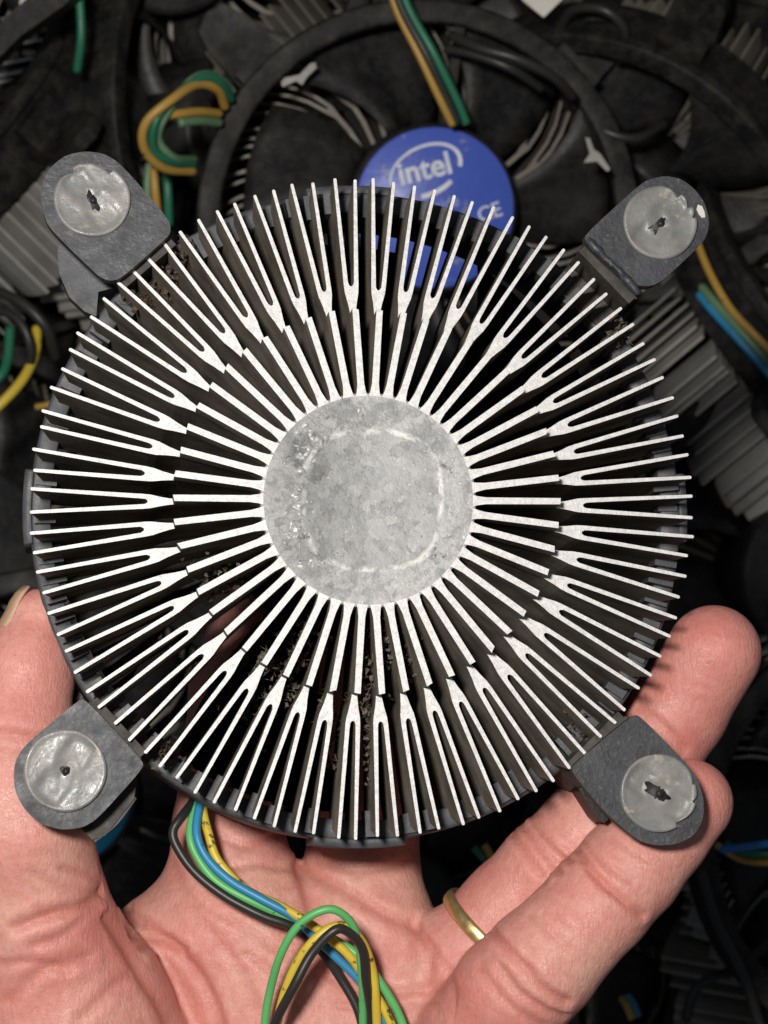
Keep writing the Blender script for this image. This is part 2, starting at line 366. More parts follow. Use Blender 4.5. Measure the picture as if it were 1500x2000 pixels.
def rivet(cx, cy, r, z, seed, holes):
    rnd = random.Random(seed); n = 150; rings = [0, .06, .13, .2, .28, .36, .44, .52, .6, .7, .8, .87, .93, 1.0]
    notch = [rnd.uniform(0, 6.28) for _ in range(2)]
    def hole(a):
        return max(holes(a), .05)
    vs = []; fs = []
    for j, t in enumerate(rings):
        for i in range(n):
            a = 2*math.pi*i/n
            ro = r*(1+.006*math.sin(5*a+seed))
            for na in NOTCH[seed]:
                d = (a-na[0]) % (2*math.pi)
                if d < na[1]: ro *= 1-na[2]*(1-d/na[1])
            rr = hole(a)*r+(ro-hole(a)*r)*t
            q = rr/r
            ca = CH[seed]; pd = (math.cos(a)*-math.sin(ca)+math.sin(a)*math.cos(ca))*q
            zz = z-.38/(1+math.exp((abs(pd)-.34)/.035))*(1/(1+math.exp((q-.86)/.03)))+.22*math.exp(-((q-.30)/.10)**2)*(.6+.4*math.sin(a*2+seed))+.10*math.exp(-((q-.95)/.05)**2)+.05*math.sin(rr*1.1+a*2+seed)
            vs.append((cx+rr*math.cos(a), cy+rr*math.sin(a), zz))
    for i in range(n):
        a = 2*math.pi*i/n; p_ = vs[(len(rings)-1)*n+i]; vs.append((p_[0], p_[1], z-.55))
    for j in range(len(rings)):
        for i in range(n):
            i2 = (i+1) % n; fs.append([j*n+i, (j+1)*n+i, (j+1)*n+i2, j*n+i2])
    return vs, fs
CH = {0: -.9, 1: .85, 2: .95, 3: -.6}
NOTCH = {0: [(1.0, .95, .17), (2.15, .45, .15)], 1: [(.5, .3, .14), (.95, .5, .15), (.15, .2, .12)], 2: [(4.2, .5, .02)], 3: [(5.2, .6, .13), (6.0, .22, .11), (.25, .3, .08)]}
def slot(ang, ln, wd, fork=0):
    def f(a):
        d = (a-ang+math.pi) % (2*math.pi)-math.pi
        l2 = ln if abs(d) < math.pi/2 else ln*.75
        v = 1/math.sqrt((math.cos(d)/l2)**2+(math.sin(d)/wd)**2)*(1+.10*math.sin(7*a+ln*40)+.08*math.sin(11*a))
        if fork: v += fork*math.exp(-((d-.35)/.12)**2)+fork*math.exp(-((d+.35)/.12)**2)
        return v
    return f
HOLES = [slot(-1.1, .34, .10, .06), slot(-2.3, .27, .085, .20), lambda a: .12+.02*math.sin(3*a), slot(2.6, .42, .15, .05)]
arm_ang = []
for i, (nm, dc, dr, outline, z, inner, tw) in enumerate(feet):
    pl = [L(x, y, z) for x, y in outline]
    area = sum(pl[j].x*pl[(j+1) % len(pl)].y-pl[(j+1) % len(pl)].x*pl[j].y for j in range(len(pl)))
    if area < 0: pl = pl[::-1]
    for _ in range(3): pl = [q for a_, b_ in zip(pl, pl[1:]+pl[:1]) for q in (a_.lerp(b_, .2), a_.lerp(b_, .8))]
    mb = MB(); mb.prism([(p_.x, p_.y) for p_ in pl], z-2.4, z, 0, 1)
    pad = mb.build('foot_pad', [M_pad, M_padside], cooler, bevel=.35, seg=3)
    c = L(*dc, z); r = dr*(D-8)/F*.995
    mb = MB(); v, f = rivet(c.x, c.y, r, z+.62, i, HOLES[i]); mb.add(v, f, 0, True)
    mb.build('rivet_head', M_pin, pad)
    mb = MB(); mb.lathe([(0.01, z+.12), (r*.42, z+.12), (r*.42, z-.1), (.01, z-.1)], 24, xf=Matrix.Translation((c.x, c.y, 0)), closed=False)
    mb.tube([(c.x+.15, c.y-.1, z-.2), (c.x+.15, c.y-.1, z+.55)], .5, 12)
    mb.build('rivet_core', M_black, pad)
    # barrel under the pad
    mb = MB(); mb.lathe([(0.01, z-2.3), (4.2, z-2.3), (4.2, z-6), (3.4, z-7.5), (.01, z-7.5)], 32, xf=Matrix.Translation((c.x, c.y, 0)), closed=False)
    mb.build('rivet_barrel', M_padside, pad)
    # arm from the pad's inner edge down to the ring
    a, b = L(*inner[0], z), L(*inner[1], z); mid_ = (a+b)/2; dirn = Vector((-mid_.x, -mid_.y, 0)).normalized()
    side = Vector((-dirn.y, dirn.x, 0)); hw = (b-a).length/2*.97
    m0 = Vector((mid_.x, mid_.y, 0))
    def quad(s0, s1, h0, h1, off): return [(m0+dirn*s0-side*h0), (m0+dirn*s1-side*h1), (m0+dirn*s1+side*h1), (m0+dirn*s0+side*h0)]
    mb = MB()
    q = quad(-4.5, .25, hw, hw, 0); mb.prism([(p_.x, p_.y) for p_ in q][::1], z-9, z-2.45)
    rr = m0.length
    inn = rr-43.8
    q1 = quad(-3.5, max(inn, 2), hw*.98, hw*.93, 0)
    mb.prism([(p_.x, p_.y) for p_ in q1], -27, -12.2)
    q2 = quad(-2.0, 1.4, hw*.95, hw*.95, 0); mb.prism([(p_.x, p_.y) for p_ in q2], -20, z-2.6)
    mb.build('mounting_arm', M_padside, cooler, bevel=.3)
    if nm == 'TR':   # torn plastic ridge and white chip
        mb = MB(); pts = []
        for j in range(15):
            t = j/14; pts.append(a.lerp(b, t)+Vector((random.uniform(-.25, .25), random.uniform(-.25, .25), random.uniform(-.1, .25))))
        mb.tube(pts, [random.uniform(.35, .75) for _ in pts], 6); o = mb.build('torn_ridge', M_pad, pad)
        q = L(1367, 412, z+.05); mb = MB()
        mb.prism([(q.x+dx, q.y+dy) for dx, dy in ((-.3, .9), (-.5, .2), (-.2, -.5), (.25, -1.0), (.75, -.9), (.65, -.1), (.3, .7))], z-.1, z+.12); mb.build('paint_chip', M_white, pad)
    if nm == 'TL':   # round wing behind the pad on the left
        g = [L(x, y, -10) for x, y in ((140, 425), (112, 490), (116, 535), (135, 580), (165, 608), (188, 618), (192, 570), (230, 560), (190, 470))]
        mb = MB(); mb.prism([(p_.x, p_.y) for p_ in g], -13, -10, 0, 1); mb.build('arm_wing', [M_frame, M_padside], cooler, bevel=.3)
    if nm == 'BL':
        g = [L(x, y, -8) for x, y in ((140, 1600), (180, 1640), (205, 1632), (262, 1560), (268, 1515), (220, 1500))]
        mb = MB(); mb.prism([(p_.x, p_.y) for p_ in g], -14, -8); mb.build('latch', M_padside, cooler, bevel=.4)
        mb = MB(); mb.tube(smooth_path([L(182, 1640, -9), L(225, 1605, -9), L(262, 1556, -9)], 5), .45, 8); mb.build('latch_spring', M_steel, cooler)
    if nm == 'BR':
        g = [L(x, y, -9) for x, y in ((1130, 1540), (1165, 1595), (1180, 1608), (1188, 1600), (1150, 1530))]
        mb = MB(); mb.prism([(p_.x, p_.y) for p_ in g], -16, -9); mb.build('latch', M_black, cooler, bevel=.4)

# ------------------------------------------------------------------ the hand: one implicit surface
def wr(px, py, z, r): p_ = W(px, py, z); return (np.array(p_, dtype=np.float32), r*(D-z)/F)
def chain(ns): return [(wr(*a), wr(*b)) for a, b in zip(ns[:-1], ns[1:])]
fingers = {
 'thumb': chain([(74, 1212, -10, 62), (46, 1310, -9, 97), (24, 1430, -8, 116), (38, 1620, -8, 138), (62, 1790, -12, 153), (125, 1990, -18, 212), (210, 2280, -26, 270)]),
 'index': chain([(600, 2050, -30, 150), (450, 1800, -31, 138), (445, 1620, -35, 106), (470, 1350, -44, 98), (520, 1150, -46, 90)]),
 'middle': chain([(760, 2050, -30, 150), (725, 1790, -32, 108), (708, 1620, -37, 106), (700, 1350, -45, 100), (700, 1120, -48, 90)]),
 'ring': chain([(830, 2060, -29, 150), (905, 1880, -26, 110), (1000, 1778, -25, 100), (1075, 1705, -24, 103), (1150, 1630, -25, 100), (1270, 1470, -25, 97), (1325, 1390, -24, 92), (1394, 1275, -22, 93)]),
 'little': chain([(900, 2160, -24, 190), (1000, 1942, -13, 116), (1060, 1880, -11, 111), (1115, 1822, -11, 101), (1170, 1763, -12, 102), (1232, 1695, -13, 100), (1290, 1630, -14, 91), (1347, 1568, -15, 85)])}
palm = chain([(330, 1900, -33, 105), (420, 2150, -34, 220)])+chain([(330, 1860, -33, 100), (520, 1850, -33, 120), (720, 1900, -34, 130)])+chain([(560, 2010, -34, 175), (600, 2400, -34, 280)])+chain([(760, 2020, -33, 170), (760, 2400, -34, 280)])+chain([(300, 2300, -36, 260), (560, 2700, -38, 330)])+chain([(560, 2500, -38, 330), (600, 3100, -44, 330)])
h = .52
lo = np.array([-74, -122, -78], np.float32); hi = np.array([64, 8, 14], np.float32)
nx, ny, nz = [int((b-a)/h)+1 for a, b in zip(lo, hi)]
gx = (lo[0]+h*np.arange(nx, dtype=np.float32))[:, None, None]; gy = (lo[1]+h*np.arange(ny, dtype=np.float32))[None, :, None]; gz = (lo[2]+h*np.arange(nz, dtype=np.float32))[None, None, :]
def cone(a, ra, b, rb, x, y, z):
    ab = b-a; L2 = float(ab @ ab)
    t = np.clip(((x-a[0])*ab[0]+(y-a[1])*ab[1]+(z-a[2])*ab[2])/L2, 0, 1)
    return np.sqrt((x-a[0]-t*ab[0])**2+(y-a[1]-t*ab[1])**2+(z-a[2]-t*ab[2])**2)-(ra+(rb-ra)*t)
def smin(a, b, k):
    hh = np.maximum(k-np.abs(a-b), 0)/k
    return np.minimum(a, b)-hh*hh*k*.25
def group(segs, k, x, y, z):
    d = None
    for (a, ra), (b, rb) in segs:
        q = cone(a, ra, b, rb, x, y, z); d = q if d is None else smin(d, q, k)
    return d
def hand_sdf(x, y, z):
    P_ = group(palm, 9, x, y, z); out = None
    for nm, sg in fingers.items():
        g = smin(P_, group(sg, 1.5, x, y, z), {'thumb': 2.2, 'little': 5.0}.get(nm, 7.0))
        out = g if out is None else smin(out, g, .9)
    return out
f = hand_sdf(gx, gy, gz)
ins = f < 0
act = np.zeros((nx-1, ny-1, nz-1), bool)
cnt = sum(ins[i:nx-1+i, j:ny-1+j, k:nz-1+k].astype(np.int8) for i in (0, 1) for j in (0, 1) for k in (0, 1))
act = (cnt > 0) & (cnt < 8)
idx = -np.ones(act.shape, np.int64); ci = np.argwhere(act); idx[act] = np.arange(len(ci))
acc = np.zeros((len(ci), 3)); num = np.zeros(len(ci))
cor = [(i, j, k) for i in (0, 1) for j in (0, 1) for k in (0, 1)]
for a in cor:
    for ax in range(3):
        if a[ax]: continue
        b = list(a); b[ax] = 1
        fa = f[ci[:, 0]+a[0], ci[:, 1]+a[1], ci[:, 2]+a[2]]; fb = f[ci[:, 0]+b[0], ci[:, 1]+b[1], ci[:, 2]+b[2]]
        s_ = (fa < 0) != (fb < 0); t = np.where(s_, fa/np.where(s_, fa-fb, 1), 0)
        p_ = np.array(a)[None, :]+np.zeros((len(ci), 3)); p_[:, ax] += t
        acc += np.where(s_[:, None], p_, 0); num += s_
V = lo+h*(ci+acc/num[:, None])
faces = []
for ax in range(3):
    o1, o2 = (ax+1) % 3, (ax+2) % 3
    sl0 = [slice(None)]*3; sl1 = [slice(None)]*3; sl0[ax] = slice(0, -1); sl1[ax] = slice(1, None)
    A, B = ins[tuple(sl0)], ins[tuple(sl1)]
    e = np.argwhere(A != B); e = e[(e[:, o1] > 0) & (e[:, o2] > 0) & (e[:, o1] < idx.shape[o1]) & (e[:, o2] < idx.shape[o2])]
    flip = A[tuple(e.T)]
    q = []
    for d1, d2 in ((1, 1), (0, 1), (0, 0), (1, 0)):
        c_ = e.copy(); c_[:, o1] -= d1; c_[:, o2] -= d2; q.append(idx[tuple(c_.T)])
    q = np.stack(q, 1); q[~flip] = q[~flip][:, ::-1]; faces.append(q)
Fq = np.concatenate(faces)
# creases
def grad(P_):
    e = .3; x, y, z = P_.T
    g = np.stack([hand_sdf(x+e, y, z)-hand_sdf(x-e, y, z), hand_sdf(x, y+e, z)-hand_sdf(x, y-e, z), hand_sdf(x, y, z+e)-hand_sdf(x, y, z-e)], 1)
    return g/np.linalg.norm(g, axis=1)[:, None]
V = V.astype(np.float64); G = grad(V); V -= G*hand_sdf(*V.T)[:, None]
cre = [ # photo pixel polyline, height, depth mm, width mm
 ([(1128, 1662), (1160, 1708), (1200, 1745), (1255, 1790)], -5, .55, .55), ([(1142, 1650), (1185, 1690), (1235, 1722)], -5, .3, .4),
 ([(968, 1832), (1000, 1862), (1030, 1890), (1060, 1925), (1105, 1955)], -5, .6, .6), ([(980, 1890), (1010, 1930), (1060, 1965), (1100, 1985)], -5, .35, .5), ([(1040, 1790), (1070, 1815), (1110, 1850)], -5, .25, .45),
 ([(1005, 1638), (1030, 1670), (1055, 1705)], -18, .4, .5), ([(1050, 1615), (1080, 1645), (1125, 1680)], -18, .45, .5), ([(1030, 1625), (1060, 1660), (1090, 1690)], -18, .3, .5),
 ([(210, 1765), (250, 1800), (330, 1838), (395, 1905), (430, 1980), (440, 2060)], -22, .7, .8), ([(255, 1838), (320, 1836), (360, 1850)], -22, .4, .6),
 ([(575, 1700), (596, 1745), (610, 1800), (600, 1870)], -24, .45, .7), ([(330, 1700), (400, 1800), (470, 1880), (520, 1990)], -22, .25, .8),
 ([(585, 1705), (680, 1745), (760, 1790), (812, 1812)], -24, .45, .8), ([(812, 1812), (840, 1850), (835, 1930)], -22, .4, .8), ([(640, 1900), (720, 1930), (830, 1925), (900, 1890)], -22, .35, .8),
 ([(195, 1752), (150, 1778), (90, 1790), (30, 1812)], 0, .6, .8), ([(190, 1770), (120, 1830), (60, 1850)], 0, .3, .7), ([(0, 1430), (60, 1440), (120, 1450)], 0, .4, .7), ([(10, 1960), (80, 1900), (160, 1880)], 0, .35, .8), ([(150, 2000), (230, 1930), (280, 1925)], 0, .3, .7),
 ([(215, 1772), (240, 1815), (275, 1880), (320, 1960), (345, 2040)], -16, .5, .6), ([(120, 1700), (165, 1722), (192, 1752)], 0, .3, .5), ([(60, 1700), (120, 1740), (185, 1756)], 0, .2, .5), ([(0, 1890), (60, 1880), (130, 1905)], 0, .25, .6),
 ([(480, 1860), (540, 1900), (600, 1990)], -20, .25, .5), ([(660, 1960), (760, 1970), (850, 1945)], -20, .25, .5), ([(380, 1760), (470, 1800), (560, 1860)], -22, .2, .45), ([(430, 1700), (500, 1690), (560, 1705)], -24, .25, .45), ([(830, 1840), (880, 1900), (890, 1980)], -18, .3, .5),
 ([(1150, 1700), (1190, 1735), (1225, 1765)], -5, .2, .35), ([(1085, 1780), (1120, 1810), (1160, 1840)], -5, .15, .35), ([(940, 1900), (990, 1960), (1060, 2010)], -3, .3, .5), ([(1200, 1640), (1240, 1668), (1280, 1690)], -5, .15, .35),
 ([(1255, 1385), (1300, 1420), (1340, 1465)], -17, .35, .5), ([(1330, 1310), (1345, 1335), (1385, 1350)], -15, .08, .4), ([(440, 1640), (480, 1655), (540, 1640)], -25, .3, .6), ([(620, 1690), (700, 1700), (790, 1690)], -27, .3, .6)]
amt = np.zeros(len(V)); att = np.zeros(len(V))
for pts, z, dep, wd in cre:
    pp = [np.array(q) for q in smooth_path([W(x, y, z) for x, y in pts], 6)]
    dm = np.full(len(V), 1e9)
    for a, b in zip(pp[:-1], pp[1:]):
        ab = (b-a)[:2]; t = np.clip(((V[:, :2]-a[:2]) @ ab)/(ab @ ab), 0, 1)
        dm = np.minimum(dm, np.linalg.norm(V[:, :2]-a[:2]-t[:, None]*ab, axis=1))
    ok = (V[:, 2] > z-9) & (V[:, 2] < z+9) & (G[:, 2] > 0)
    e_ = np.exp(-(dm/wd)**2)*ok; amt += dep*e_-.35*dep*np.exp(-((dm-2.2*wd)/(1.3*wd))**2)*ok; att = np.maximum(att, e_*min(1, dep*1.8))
V -= G*amt[:, None]
hc = np.array(W(500, 1950, -30))
me = bpy.data.meshes.new('hand'); me.vertices.add(len(V)); me.vertices.foreach_set('co', ((V-hc)*S).astype(np.float32).ravel())
me.loops.add(len(Fq)*4); me.loops.foreach_set('vertex_index', Fq.ravel().astype(np.int32)); me.polygons.add(len(Fq))
me.polygons.foreach_set('loop_start', np.arange(0, len(Fq)*4, 4, dtype=np.int32)); me.polygons.foreach_set('loop_total', np.full(len(Fq), 4, np.int32))
me.update(calc_edges=True); me.validate(); me.polygons.foreach_set('use_smooth', np.ones(len(me.polygons), bool))
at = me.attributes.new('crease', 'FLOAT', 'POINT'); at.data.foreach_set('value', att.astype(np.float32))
me.materials.append(M_skin)
hand = bpy.data.objects.new('hand', me); C.objects.link(hand); hand.location = Vector(hc)*S
tag(hand, 'open left hand, palm up, carrying the bright cooler on its fingers', 'hand')
# thumb nail, turned away to the left
ta, tb = Vector(fingers['thumb'][0][0][0]), Vector(fingers['thumb'][0][1][0]); ax = (ta-tb).normalized()
u = (Vector((-1, 0, .30))-ax*Vector((-1, 0, .30)).dot(ax)).normalized(); v_ = ax.cross(u)
mb = MB(); vs = []; fs = []; r0 = fingers['thumb'][0][0][1]
for i in range(11):
    s_ = -9+13.2*i/10
    for j in range(11):
        g = (-.75+1.35*j/10); rr = (r0+.25 if s_ < 0 else math.sqrt(max((r0+.3)**2-(s_*.8)**2, .1)))
        if s_ < 0: rr += -s_*(fingers['thumb'][0][1][1]-r0)/(tb-ta).length
        vs.append(ta+ax*s_+(u*math.cos(g)+v_*math.sin(g))*rr)
for i in range(10):
    for j in range(10): q = i*11+j; fs.append([q, q+1, q+12, q+11])
mb.add(vs, fs, 0, True); nail = mb.build('nail', M_nail, None, origin=ta)
sd = nail.modifiers.new('t', 'SOLIDIFY'); sd.thickness = .0004
nail.parent = hand; nail.location = nail.location-hand.location
# wedding band
ra_, rb_ = Vector(fingers['ring'][1][0][0]), Vector(fingers['ring'][1][1][0]); rc = ra_.lerp(rb_, .56); axr = (rb_-ra_).normalized()
q = axr.to_track_quat('Z', 'Y').to_matrix().to_4x4(); rad = (fingers['ring'][1][0][1]+fingers['ring'][1][1][1])/2+.15
mb = MB(); mb.lathe([(rad, -.95), (rad+.42, -1.05), (rad+.66, -.65), (rad+.74, 0), (rad+.66, .65), (rad+.42, 1.05), (rad, .95), (rad-.3, 0)], 80, xf=Matrix.Translation(rc) @ q)
tag(mb.build('finger_ring', M_gold, origin=rc), 'plain gold band worn on the ring finger of the hand', 'ring')

# ------------------------------------------------------------------ cable of the held cooler
def inv(p_): return Ri @ (Vector(p_)-O0)
def wire(col, pts, r=.62, lab=None, parent=cooler, n=8):
    rnd_ = random.Random(int(pts[3][0]*7+len(pts))); pts = [pts[0]]+[(x+rnd_.uniform(-3.5, 3.5), y+rnd_.uniform(-3.5, 3.5), z+rnd_.uniform(-.2, .2)) for x, y, z in pts[1:]]
    P_ = smooth_path([W(*q) for q in pts], n)
    mb = MB(); mb.tube([inv(q) for q in P_] if parent is cooler else P_, r, 12)
    o = mb.build('wire', MW[col], parent)
    if lab: o['label'] = lab
    return o
wire('black', [(392, 1545, -22), (380, 1565, -20), (352, 1592, -17), (340, 1620, -16), (348, 1655, -15.5), (380, 1700, -15), (440, 1748, -14), (510, 1785, -13.5), (570, 1812, -14), (620, 1850, -16), (665, 1905, -17), (700, 1980, -17), (715, 2080, -17)], .68, 'black wire')
wire('green', [(396, 1545, -22), (382, 1585, -19), (374, 1630, -17), (388, 1678, -16), (425, 1722, -15.5), (480, 1757, -14.5), (560, 1795, -15), (620, 1822, -15), (660, 1838, -14), (705, 1872, -13), (745, 1925, -13), (780, 1990, -13), (800, 2060, -13)], .64, 'light green wire')
wire('blue', [(400, 1543, -21), (388, 1580, -18), (386, 1630, -16), (405, 1675, -15), (450, 1718, -14), (510, 1755, -13), (570, 1792, -13), (610, 1822, -13.5), (650, 1865, -14), (700, 1915, -14), (745, 1975, -14), (775, 2050, -14)], .64, 'blue wire')
wire('yellow', [(404, 1543, -22), (400, 1580, -19), (404, 1630, -17), (425, 1682, -16), (480, 1735, -15), (540, 1765, -13.5), (590, 1793, -12.5), (630, 1822, -12.3), (680, 1868, -12.5), (720, 1918, -13), (757, 1975, -13), (785, 2050, -13)], .66, 'yellow wire')
wire('green', [(518, 2080, -12), (520, 2000, -11), (527, 1935, -9.5), (553, 1860, -7), (590, 1800, -6), (640, 1777, -6), (680, 1795, -7), (702, 1840, -9), (703, 1900, -11.5), (708, 1970, -14), (712, 2060, -15)], .6, 'light green wire looped back')
wire('yellow', [(528, 2080, -11), (540, 2000, -9), (558, 1930, -8), (588, 1862, -7), (630, 1822, -7), (665, 1812, -7.5), (702, 1832, -9), (722, 1885, -11.5), (732, 1950, -12), (738, 2060, -14)], .66, 'yellow wire looped back')
wire('black', [(505, 2080, -10), (535, 2000, -8), (572, 1930, -6), (610, 1860, -6), (652, 1820, -6), (686, 1822, -7), (708, 1855, -9), (714, 1915, -11), (722, 1980, -13), (730, 2060, -14)], .68, 'black wire looped back')

# lint and grime caught between the fins
def clumps(name, spots, mat, lab, n_each, rr, seed):
    rnd = random.Random(seed); mb = MB()
    for (x, y, z, sx, sy) in spots:
        for _ in range(n_each):
            c = L(x+rnd.gauss(0, sx), y+rnd.gauss(0, sy), z+rnd.uniform(-3.5, 3.5)); r = rnd.uniform(*rr)
            vs = []
            for _v in range(6):
                d = Vector((rnd.gauss(0, 1), rnd.gauss(0, 1), rnd.gauss(0, 1))).normalized(); vs.append(c+d*r*rnd.uniform(.5, 1.3))
            mb.add(vs, [[0, 1, 2], [0, 2, 3], [1, 3, 2], [0, 3, 4], [2, 4, 5], [0, 5, 1], [3, 5, 4], [1, 4, 5]])
            if rnd.random() < .07:
                q = [c+Vector((rnd.uniform(-1.6, 1.6), rnd.uniform(-1.6, 1.6), rnd.uniform(-1, 1))) for _q in range(3)]
                mb.tube(smooth_path(q, 4), .05, 4)
    o = mb.build(name, mat, cooler); o['kind'] = 'stuff'; o['label'] = lab
clumps('lint', [(708, 1290, -6, 7, 55), (715, 1390, -10, 6, 50), (560, 1320, -10, 14, 40), (590, 1250, -8, 20, 30), (430, 1130, -8, 28, 22), (500, 1380, -12, 30, 30), (520, 1290, -7, 8, 12), (755, 1240, -7, 8, 40), (640, 1420, -12, 10, 40), (1210, 650, -11, 12, 12), (800, 1260, -9, 15, 40)], M_dirt, 'grey lint caught between the fins', 110, (.10, .60), 3)
clumps('grime', [(285, 580, -10, 22, 12), (350, 500, -10, 14, 16), (330, 540, -11, 14, 12), (1140, 1420, -11, 18, 14), (455, 1130, -8, 20, 14), (320, 1470, -11, 16, 12), (690, 1370, -9, 5, 20)], M_rust, 'brown grime in the corners', 60, (.12, .55), 5)

# dried thermal paste crumbs on the core
M_paste = generic('dried thermal paste', (.20, .20, .205), (.62, .62, .61), .35, .1, 700, bd=.12, bscale=1500)
rnd = random.Random(5); mb = MB()
for (x, y, sx, sy, n_, r_) in ((598, 868, 15, 20, 34, .62), (585, 985, 8, 22, 14, .5), (588, 1040, 18, 20, 26, .55), (600, 1100, 24, 14, 16, .5), (880, 1082, 22, 8, 12, .45), (720, 800, 60, 10, 14, .4), (890, 880, 12, 30, 12, .4)):
    for _ in range(n_):
        c = L(x+rnd.gauss(0, sx), y+rnd.gauss(0, sy), 0)
        if math.hypot(c.x, c.y) > 13.6: continue
        a0 = rnd.uniform(0, 6.3); rr = r_*rnd.uniform(.35, 1.25); el = rnd.uniform(.35, 1); hgt = rr*rnd.uniform(.15, .45); vs = [(c.x, c.y, hgt)]
        jj = [rnd.uniform(.6, 1.3) for _q in range(9)]
        for ring_, zz in ((.55, hgt*.85), (1.0, -.01)):
            for q in range(9):
                a_ = 2*math.pi*q/9; px_ = rr*ring_*jj[q]*math.cos(a_); py_ = el*rr*ring_*jj[q]*math.sin(a_)
                vs.append((c.x+px_*math.cos(a0)-py_*math.sin(a0), c.y+px_*math.sin(a0)+py_*math.cos(a0), zz))
        mb.add(vs, [[0, 1+q, 1+(q+1) % 9] for q in range(9)]+[[1+q, 10+q, 10+(q+1) % 9, 1+(q+1) % 9] for q in range(9)], 0, True)
o = mb.build('thermal_paste', M_paste, cooler); o['kind'] = 'stuff'

# ------------------------------------------------------------------ the pile of coolers behind
GRP = 'processor coolers'
def fan_proto(name, fins):
    r = empty(name)
    mb = MB()
    mb.lathe([(41.9, -.6), (42.3, 0), (46.5, 0), (46.9, -.5), (46.9, -3), (45.8, -3.4), (45.8, -15), (43.6, -15), (43.6, -3), (41.9, -2.2)], 120)
    for k in range(4):
        xf = Matrix.Rotation(math.radians(45+90*k), 4, 'Z')
        mb.prism([(45, -6), (56, -5.6), (61, -4), (62.5, 0), (61, 4), (56, 5.6), (45, 6)], -14, -10.5, 0, 0, xf)
        mb.box((47.4, 0, -9), (3.5, 11, 9), xf)
    mb.build('fan_frame', M_bgframe, r, bevel=.4)
    for k in range(3):
        mb = MB(); xf = Matrix.Rotation(math.radians(82+120*k), 4, 'Z')
        mb.prism([(17, -1.0), (42.8, -1.0), (42.8, 1.0), (17, 1.0)], -2.6, -.9, 0, 0, xf)
        mb.build('strut', M_bgframe, r, bevel=.3)
    mb = MB(); mb.lathe([(.01, .6), (16.2, .6), (17.3, .1), (17.8, -1), (17.8, -14), (.01, -14)], 72, closed=False)
    hub = mb.build('fan_hub', M_black, r)
    for k in range(7):
        mb = MB(); v, f2 = blade(math.radians(360/7*k), 17.6, 39.6, -13, -3.2, .62, .9, 10, .25); mb.add(v, f2, 0, True)
        mb.build('fan_blade', M_black, r)
    mb = MB(); mb.lathe([(.01, -16), (14.5, -16), (14.5, -40), (.01, -40)], 48, closed=False, mi=0)
    for k in range(fins):
        th = 2*math.pi*k/fins; rnd = random.Random(k)
        e = 44+rnd.uniform(-2.4, .8); zb = -36+rnd.uniform(-2.6, 1.6); th += rnd.uniform(-.025, .025)
        yo = [(14, -.45), (28, -.5), (30.5, -1.1), (e, -1.75), (e, -1.1), (31, -.35), (30.5, 0), (31, .35), (e, 1.1), (e, 1.75), (30.5, 1.1), (28, .5), (14, .45)]
        bo = [(x-3.5 if x > 40 else x, y) for x, y in yo]
        def swirl(pl):
            out = []
            for i_ in range(len(pl)):
                a_, b_ = pl[i_], pl[(i_+1) % len(pl)]; n_ = max(1, int(math.hypot(b_[0]-a_[0], b_[1]-a_[1])/3.2))
                for t_ in range(n_):
                    x_, y_ = a_[0]+(b_[0]-a_[0])*t_/n_, a_[1]+(b_[1]-a_[1])*t_/n_
                    out.append(rot2((x_, y_), th+.27*(max(x_-24, 0)/20)**1.6))
            return out
        mb.prism(swirl(yo), zb, -16.5)
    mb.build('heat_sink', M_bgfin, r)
    return r
def copy_tree(o, parent=None):
    c = o.copy(); C.objects.link(c)
    if parent: c.parent = parent
    for ch in list(o.children): copy_tree(ch, c)
    return c
proto = fan_proto('cpu_cooler', 44)
def sticker(root, mat, logo=True, rot=0):
    hub = [c for c in root.children if c.name.startswith('fan_hub')][0]
    mb = MB(); mb.lathe([(.01, .85), (16.6, .85), (16.8, .7), (.01, .7)], 90, closed=False); st = mb.build('sticker', mat, hub)
    if logo:
        def txt(s, size, x, y, off, mt, ang):
            cu = bpy.data.curves.new('t', 'FONT'); cu.body = s; cu.size = size*S; cu.offset = off*S; cu.extrude = .03*S; cu.align_x = 'CENTER'; cu.resolution_u = 6
            o = bpy.data.objects.new('t', cu); C.objects.link(o)
            dg = bpy.context.evaluated_depsgraph_get(); me_ = bpy.data.meshes.new_from_object(o.evaluated_get(dg)); bpy.data.objects.remove(o)
            me_.materials.append(mt); q = bpy.data.objects.new('printed_word', me_); C.objects.link(q); q.parent = hub
            q.matrix_local = Matrix.Rotation(rot, 4, 'Z') @ Matrix.Translation(Vector((x, y, .90))*S) @ Matrix.Rotation(ang, 4, 'Z')
            return q
        txt('intel', 6.6, -.2, 6.3, .16, M_print, 0)
        txt('inside', 3.2, 1.6, -.6, .06, M_print2, 0)
        txt('CE', 4.4, 11.2, -5.0, .02, M_print, .1)
        txt('DC12V  0.60A', 1.9, 1.0, -6.6, 0, M_print2, .0)
        # the swoosh: flat ring with varying width, open between two angles
        mb = MB(); vs = []; n = 70
        for i in range(n+1):
            t = i/n; a = math.radians(212-t*318); wd = .35+.75*t
            ex, ey = 7.7, 5.0
            c = Vector((-.1+ex*math.cos(a), 8.0+ey*math.sin(a)+.12*ex*math.cos(a), .92)); nrm = Vector((math.cos(a)*ey, math.sin(a)*ex, 0)).normalized()
            vs += [c-nrm*wd/2, c+nrm*wd/2, c-nrm*wd/2-Vector((0, 0, .05)), c+nrm*wd/2-Vector((0, 0, .05))]
        fs = []
        for i in range(n):
            if 50 < i < 58: continue
            q = i*4; fs += [[q, q+1, q+5, q+4], [q+2, q+6, q+7, q+3]]
        mb.add(vs, fs, 0, False, Matrix.Rotation(rot, 4, 'Z')); mb.build('printed_swoosh', M_print, hub)
used = [False]
